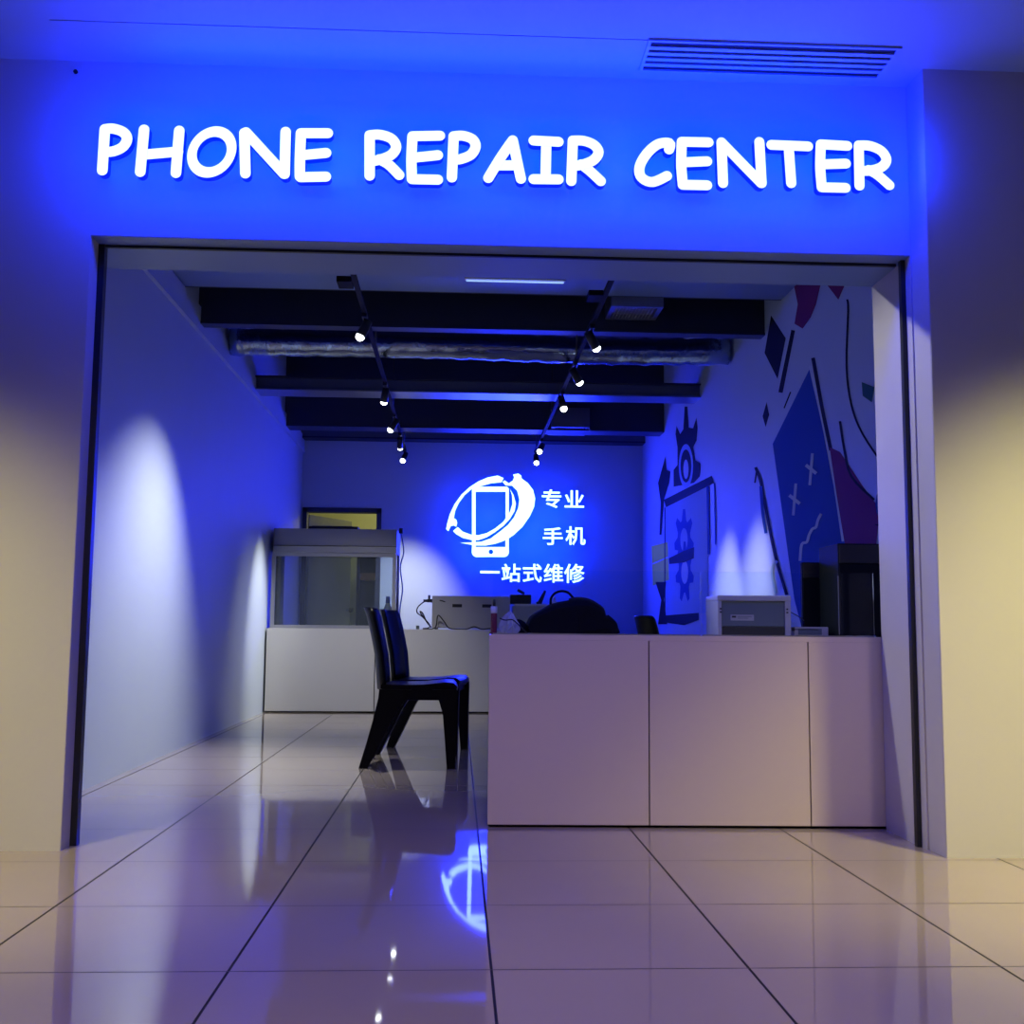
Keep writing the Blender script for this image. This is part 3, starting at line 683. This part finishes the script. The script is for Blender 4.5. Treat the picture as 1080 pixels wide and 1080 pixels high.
# second bench group behind the bag
a = onY(541, 639, 10.5); b = onY(585, 660, 10.5)
gb = root('bench_instrument', 'grey bench instrument with light top edge behind the black bag', 'instrument', (a.x, 10.5, CT2+0.001))
m = MB(); m.box((0, 0, 0), (b.x-a.x, 0.3, a.z-CT2), MT['offwhite'], 0.006); m.build('casing', gb)
m = MB(); m.box((0.02, -0.012, a.z-CT2), (b.x-a.x, 0.28, a.z-CT2+0.018), MT['white'], 0.004); m.build('lid', gb)
c0_ = onY(536, 627, 10.56); c1_ = onY(560, 638, 10.56)
zt = a.z-CT2+0.018+CT2
m = MB(); m.box((c0_.x+.02, 10.53, zt+0.002), (c1_.x, 10.75, c0_.z), MT['darkp'], 0.008); tag(m.build('dark_case'), 'small dark case on top of the grey bench instrument', 'case')
def px3(px, py, Y): return onY(px, py, Y)
m = MB(); m.cyl(px3(546, 622, 10.6), px3(553, 626.3, 10.6), 0.014, MT['darkp']); tag(m.build('screwdriver'), 'dark stubby tool lying on the small dark case', 'tool')
m = MB(); m.cyl(px3(569, 636.5, 10.62), px3(575, 623, 10.62), 0.022, MT['darkp'], 0.012); m.cyl(px3(569, 636.3, 10.62), px3(566, 637, 10.62), 0.02, MT['darkp'])
tag(m.build('soldering_tool'), 'dark tool handle standing tilted on the bench instrument', 'tool')
m = MB(); c = px3(585, 634, 10.6); base = zt
m.cyl((c.x, 10.64, base), (c.x, 10.64, px3(585, 629, 10.6).z), 0.035, MT['white'], 0.008, 20); tag(m.build('white_cone'), 'small white cone on the bench instrument beside the dark loop', 'cone')

# ================================================================ THINGS ON THE FRONT COUNTER
FC = CT+0.0005
bottle('cleaner_bottle', onY(521, 650, 4.66).x, 4.66, FC, 0.145, 0.0135, MT['red'], MT['darkp'], 'slim dark red bottle with white label at the left counter end', 'bottle', (MT['white'], (0.60, 0.63, 0.80)))
# crumpled plastic bag
m = MB(); rings = []
c = onY(537, 656, 4.72)
for t, q in ((0, 0.75), (0.2, 1.0), (0.45, 0.95), (0.7, 0.75), (0.9, 0.4), (1.0, 0.12)):
    rings.append([(c.x+0.040*q*math.cos(2*math.pi*k/24)*(1+0.22*math.sin(k*2.3+t*5)), 4.72+0.03*q*math.sin(2*math.pi*k/24)*(1+0.2*math.cos(k*3.1+t*7)), FC+0.094*t+0.004*math.sin(k*1.9)*(t > 0)) for k in range(24)])
m.loft(rings, MT['film'], False); tag(m.build('plastic_bag'), 'crumpled translucent plastic bag beside the slim red bottle', 'plastic bag')
m = MB(); rings = []; c = onY(546.5, 664, 4.80)
for t, q in ((0, 0.8), (0.15, 1.0), (0.5, 0.93), (0.8, 0.7), (0.95, 0.4), (1.0, 0.1)):
    rings.append([(c.x+0.042*q*math.cos(2*math.pi*k/28)*(1+0.12*math.sin(k*1.3+t*3)), 4.80+0.035*q*math.sin(2*math.pi*k/28), FC+0.062*t+(0.003*math.sin(k*2.1) if t else 0)) for k in range(28)])
m.loft(rings, MT['bag']); tag(m.build('cloth_pouch'), 'small dark cloth pouch between the plastic bag and black bag', 'pouch')
m = MB(); q = lambda px, py, Y=4.655: Vector((onY(px, py, Y).x, Y, max(onY(px, py, Y).z, FC+0.0035)))
m.tube(smooth_pts([q(527,652), q(533,654), q(540,653.5), q(545,657), q(550,662), q(556,667.5), q(562,668)], 6), 0.0028, MT['blackmetal'], 8)
tag(m.build('charging_cable'), 'black charging cable draped over the plastic bag', 'cable')
# black laptop bag
bg = root('laptop_bag', 'bulky black fabric bag with handle lying on the front counter', 'bag', (onY(605, 668, 4.85).x, 4.85, FC))
prof = [(558,669),(556,662),(557,654),(562,648),(573,641.5),(583,636.5),(596,634),(608,632),(618,632.5),(625,636),(635,643),(634,647),(643,652),(647,657),(648,662),(647,669)]
cx_ = bg.location.x; R_ = []
P_ = [onY(px, py, 4.85) for px, py in prof]
for s_, sc in ((-0.13, 0.80), (-0.105, 0.93), (-0.05, 1.0), (0.05, 1.0), (0.11, 0.9), (0.13, 0.76)):
    ring_ = []
    for p in P_:
        zz = max(p.z, FC); ring_.append(((p.x-cx_)*(0.93+0.07*sc), s_, (zz-FC)*sc+0.0008))
    ring_[0] = (ring_[0][0], s_, 0); ring_[-1] = (ring_[-1][0], s_, 0)
    R_.append(smooth_pts(ring_, 3))
m = MB(); m.loft(R_, MT['bag']); m.build('bag_body', bg)
def bp(px, py, dy=0.0):
    p = onY(px, py, 4.85+dy); return (p.x-cx_, dy, p.z-FC)
m = MB(); m.tube(smooth_pts([bp(581,640), bp(581,632), bp(585,626), bp(592,623.5), bp(599,625), bp(604,630), bp(608,634)], 6), 0.0052, MT['bag'], 8); m.build('handle', bg)
m = MB(); m.loft([[(bp(x, y, -0.10)[0], -0.137+dy, bp(x, y, -0.10)[2]) for x, y in ((610,650),(641,655),(643,663),(612,666))] for dy in (0, 0.03)], MT['bag'], False); m.build('outer_pocket', bg)
m = MB(); m.tube(smooth_pts([bp(600,632.5,-0.02), bp(612,631,-0.03), bp(624,634,-0.03), bp(636,642.5,-0.02), bp(632,648,-0.03)], 5), 0.006, MT['darkp'], 8); m.build('strap', bg)
m = MB(); m.tube(smooth_pts([bp(640,650,-0.03), bp(648,657,-0.04), bp(650,663,-0.05), bp(652,668,-0.05)], 5), 0.009, MT['bag'], 8); m.build('side_strap', bg)
m = MB(); m.tube([bp(615,637.3,-0.10), bp(624,637.6,-0.105), bp(628,640,-0.105)], 0.0022, MT['steel'], 6); m.build('zip_pull', bg)

# printer
pf = 4.70
a = onY(757, 631, pf); b = onY(834, 672, pf)
pr = root('printer', 'off-white box printer with grey recessed front on the front counter', 'printer', (a.x, pf, FC), -0.03)
W_ = b.x-a.x; H_ = onY(790, 628, pf).z-FC; D_ = 0.27
m = MB()
m.box((0, 0.02, 0), (W_, D_, H_-0.008), MT['offwhite'], 0.006)
m.box((0, 0, 0.0), (0.016, 0.03, H_-0.014), MT['offwhite'], 0.003); m.box((W_-0.026, 0, 0), (W_, 0.03, H_-0.014), MT['offwhite'], 0.003)
m.box((-0.002, -0.002, H_-0.024), (W_+0.002, D_*0.96, H_), MT['offwhite'], 0.007)
m.build('casing', pr)
m = MB(); m.box((0.017, 0.006, 0.042), (W_-0.027, 0.019, H_-0.026), MT['greyp'], 0.002); m.build('front_cover', pr)
m = MB(); m.box((0.017, 0.004, 0.005), (W_-0.027, 0.019, 0.040), MT['darkp'], 0.002); m.build('paper_tray', pr)
m = MB(); m.box((0.055, 0.0035, 0.066), (0.155, 0.0065, 0.091), MT['offwhite'], 0.0005)
m.box((0.060, 0.002, 0.078), (0.078, 0.0040, 0.086), MT['darkp']); m.box((0.084, 0.002, 0.082), (0.145, 0.0040, 0.0845), MT['greyp']); m.box((0.084, 0.002, 0.075), (0.13, 0.0040, 0.0775), MT['greyp'])
m.build('sticker', pr)
for zz in (0.098, 0.112):
    for x0 in (0.004, W_-0.024):
        m = MB(); m.box((x0+0.004, -0.002, zz), (x0+0.012, 0.002, zz+0.007), MT['darkp']); m.build('button', pr)
m = MB(); m.cyl((W_-0.002, 0.03, 0.031), (W_+0.022, 0.03, 0.031), 0.008, MT['blackmetal']); m.tube(smooth_pts([(W_+0.02, 0.03, 0.031), (W_+0.05, 0.03, 0.030), (W_+0.09, 0.035, 0.031), (W_+0.13, 0.05, 0.03)], 5), 0.0022, MT['blackmetal'], 6); m.build('plug', pr)
m = MB(); m.tube(smooth_pts([(W_-0.004, 0.1, 0.118), (W_+0.02, 0.1, 0.108), (W_+0.06, 0.12, 0.09), (W_+0.1, 0.16, 0.07)], 5), 0.002, MT['blackmetal'], 6); m.build('cord', pr)
# small grey box right of the printer
a = onY(836, 661, 4.78); b = onY(873, 672, 4.78)
m = MB(); m.box((a.x+0.012, 4.80, FC), (b.x+0.01, 4.98, a.z), MT['offwhite'], 0.004); m.box((a.x+0.03, 4.797, FC+0.008), (b.x-0.02, 4.80, a.z-0.008), MT['greyp']); tag(m.build('flat_grey_box'), 'flat pale grey box on the counter between printer and black cases', 'box')
# black cases
def tower(px0, py0, px1, Y, D, label):
    a = onY(px0, py0, Y); b = onY(px1, py0, Y); Wt, Ht = b.x-a.x, a.z-FC
    r = root('computer_case', label, 'computer case', (a.x, Y, FC), -0.034, 'black computer cases on the front counter')
    m = MB(); m.box((0, 0.006, 0.006), (Wt, D, Ht), MT['tower'], 0.004); m.build('casing', r)
    m = MB(); m.box((0.004, 0, 0.01), (Wt-0.004, 0.0065, Ht*0.78), MT['tower'], 0.002); m.build('front_panel', r)
    m = MB(); m.box((0.004, 0, Ht*0.79), (Wt-0.004, 0.0065, Ht-0.006), MT['darkp'], 0.002); m.build('top_bezel', r)
    for fx in (0.02, Wt-0.02):
        m = MB(); m.box((fx-0.01, 0.02, 0), (fx+0.01, D-0.02, 0.007), MT['darkp']); m.build('foot', r)
    return r, Wt, Ht
r, Wt, Ht = tower(884, 573, 950, 4.72, 0.29, 'tall black computer case at the right end of the front counter')
m = MB(); m.box((-0.0035, 0.004, 0.01), (-0.0005, 0.006, Ht*0.65), MT['steel']); m.build('edge_trim', r)
tower(846, 593, 905, 5.04, 0.012+0.03, 'lower black computer case behind and left of the tall one')

# ================================================================ CHAIRS
def make_chair():
    r = root('plastic_chair', 'black plastic chair nearest the fascia, side-on before the back counter', 'chair', (0, 0, 0), 0, 'black plastic chairs')
    # local frame: +x the way the sitter looks, y across, origin on the floor at the middle
    W2 = 0.215
    m = MB()      # seat, slightly dished, with a rounded front
    sec = [(-0.20, 0.455), (-0.10, 0.452), (0.05, 0.455), (0.17, 0.468), (0.225, 0.466), (0.245, 0.445), (0.24, 0.425), (0.17, 0.430), (-0.05, 0.43), (-0.20, 0.432)]
    rings = []
    for k in range(9):
        v = -1+2*k/8; e = 0.012*(abs(v)**2); rings.append([(x*(1-0.04*abs(v)), v*W2, z+e-0.004) for x, z in sec])
    m.loft(rings, MT['plastic']); m.build('seat', r)
    m = MB()      # apron under the seat
    for s in (-1, 1): m.box((-0.17, s*(W2-0.012)-0.008, 0.375), (0.215, s*(W2-0.012)+0.008, 0.44), MT['plastic'], 0.003)
    m.box((0.195, -W2+0.02, 0.385), (0.21, W2-0.02, 0.432), MT['plastic'], 0.003); m.build('apron', r)
    m = MB()      # backrest: one curved shell
    lv = [(0.43, -0.205, 0.21), (0.52, -0.212, 0.212), (0.62, -0.222, 0.213), (0.72, -0.243, 0.214), (0.80, -0.262, 0.212), (0.86, -0.278, 0.207), (0.885, -0.288, 0.19), (0.895, -0.293, 0.16)]
    rings = []
    for z, x, w2 in lv:
        rg = []
        for k in range(9):
            v = -1+2*k/8; rg.append((x+0.045*v*v+0.0, v*w2, z-0.0*v))
        for k in range(8, -1, -1):
            v = -1+2*k/8; rg.append((x+0.045*v*v-0.022, v*w2*0.99, z))
        rings.append(rg)
    m.loft(rings, MT['plastic']); m.build('backrest', r)
    def leg(pts, wx0, wx1, s, front):
        m = MB(); rings = []
        n = len(pts)
        for i, (x0, x1, z) in enumerate(pts):
            y0 = s*(W2+0.004); y1 = s*(W2-0.032)
            sh = s*0.012*(1-z/0.45)
            rings.append([(x0, y0+sh, z), (x1, y0+sh, z), (x1, y1+sh, z), (x0, y1+sh, z)])
        m.loft(rings, MT['plastic'], False); m.build('leg', r)
    for s in (-1, 1):
        leg([(0.185, 0.232, 0.0), (0.172, 0.232, 0.15), (0.158, 0.234, 0.30), (0.130, 0.236, 0.39), (0.10, 0.236, 0.435)], 0, 0, s, True)
        leg([(-0.305, -0.255, 0.0), (-0.262, -0.180, 0.15), (-0.228, -0.118, 0.28), (-0.205, -0.05, 0.385), (-0.20, -0.02, 0.435)], 0, 0, s, False)
    return r
ch = make_chair(); ch.location = (-0.235, 6.55, 0); ch.rotation_euler = (0, 0, 0.0)
c2 = copy_tree(ch); c2.location = (-0.185, 7.17, 0); c2.rotation_euler = (0, 0, -0.16)
c2['label'] = 'black plastic chair standing behind the other, further from the fascia'
c3 = copy_tree(ch); c3.location = (1.80, 9.3, 0); c3.rotation_euler = (0, 0, math.radians(12)); c3['label'] = 'black plastic chair behind the front counter below the mural gears'
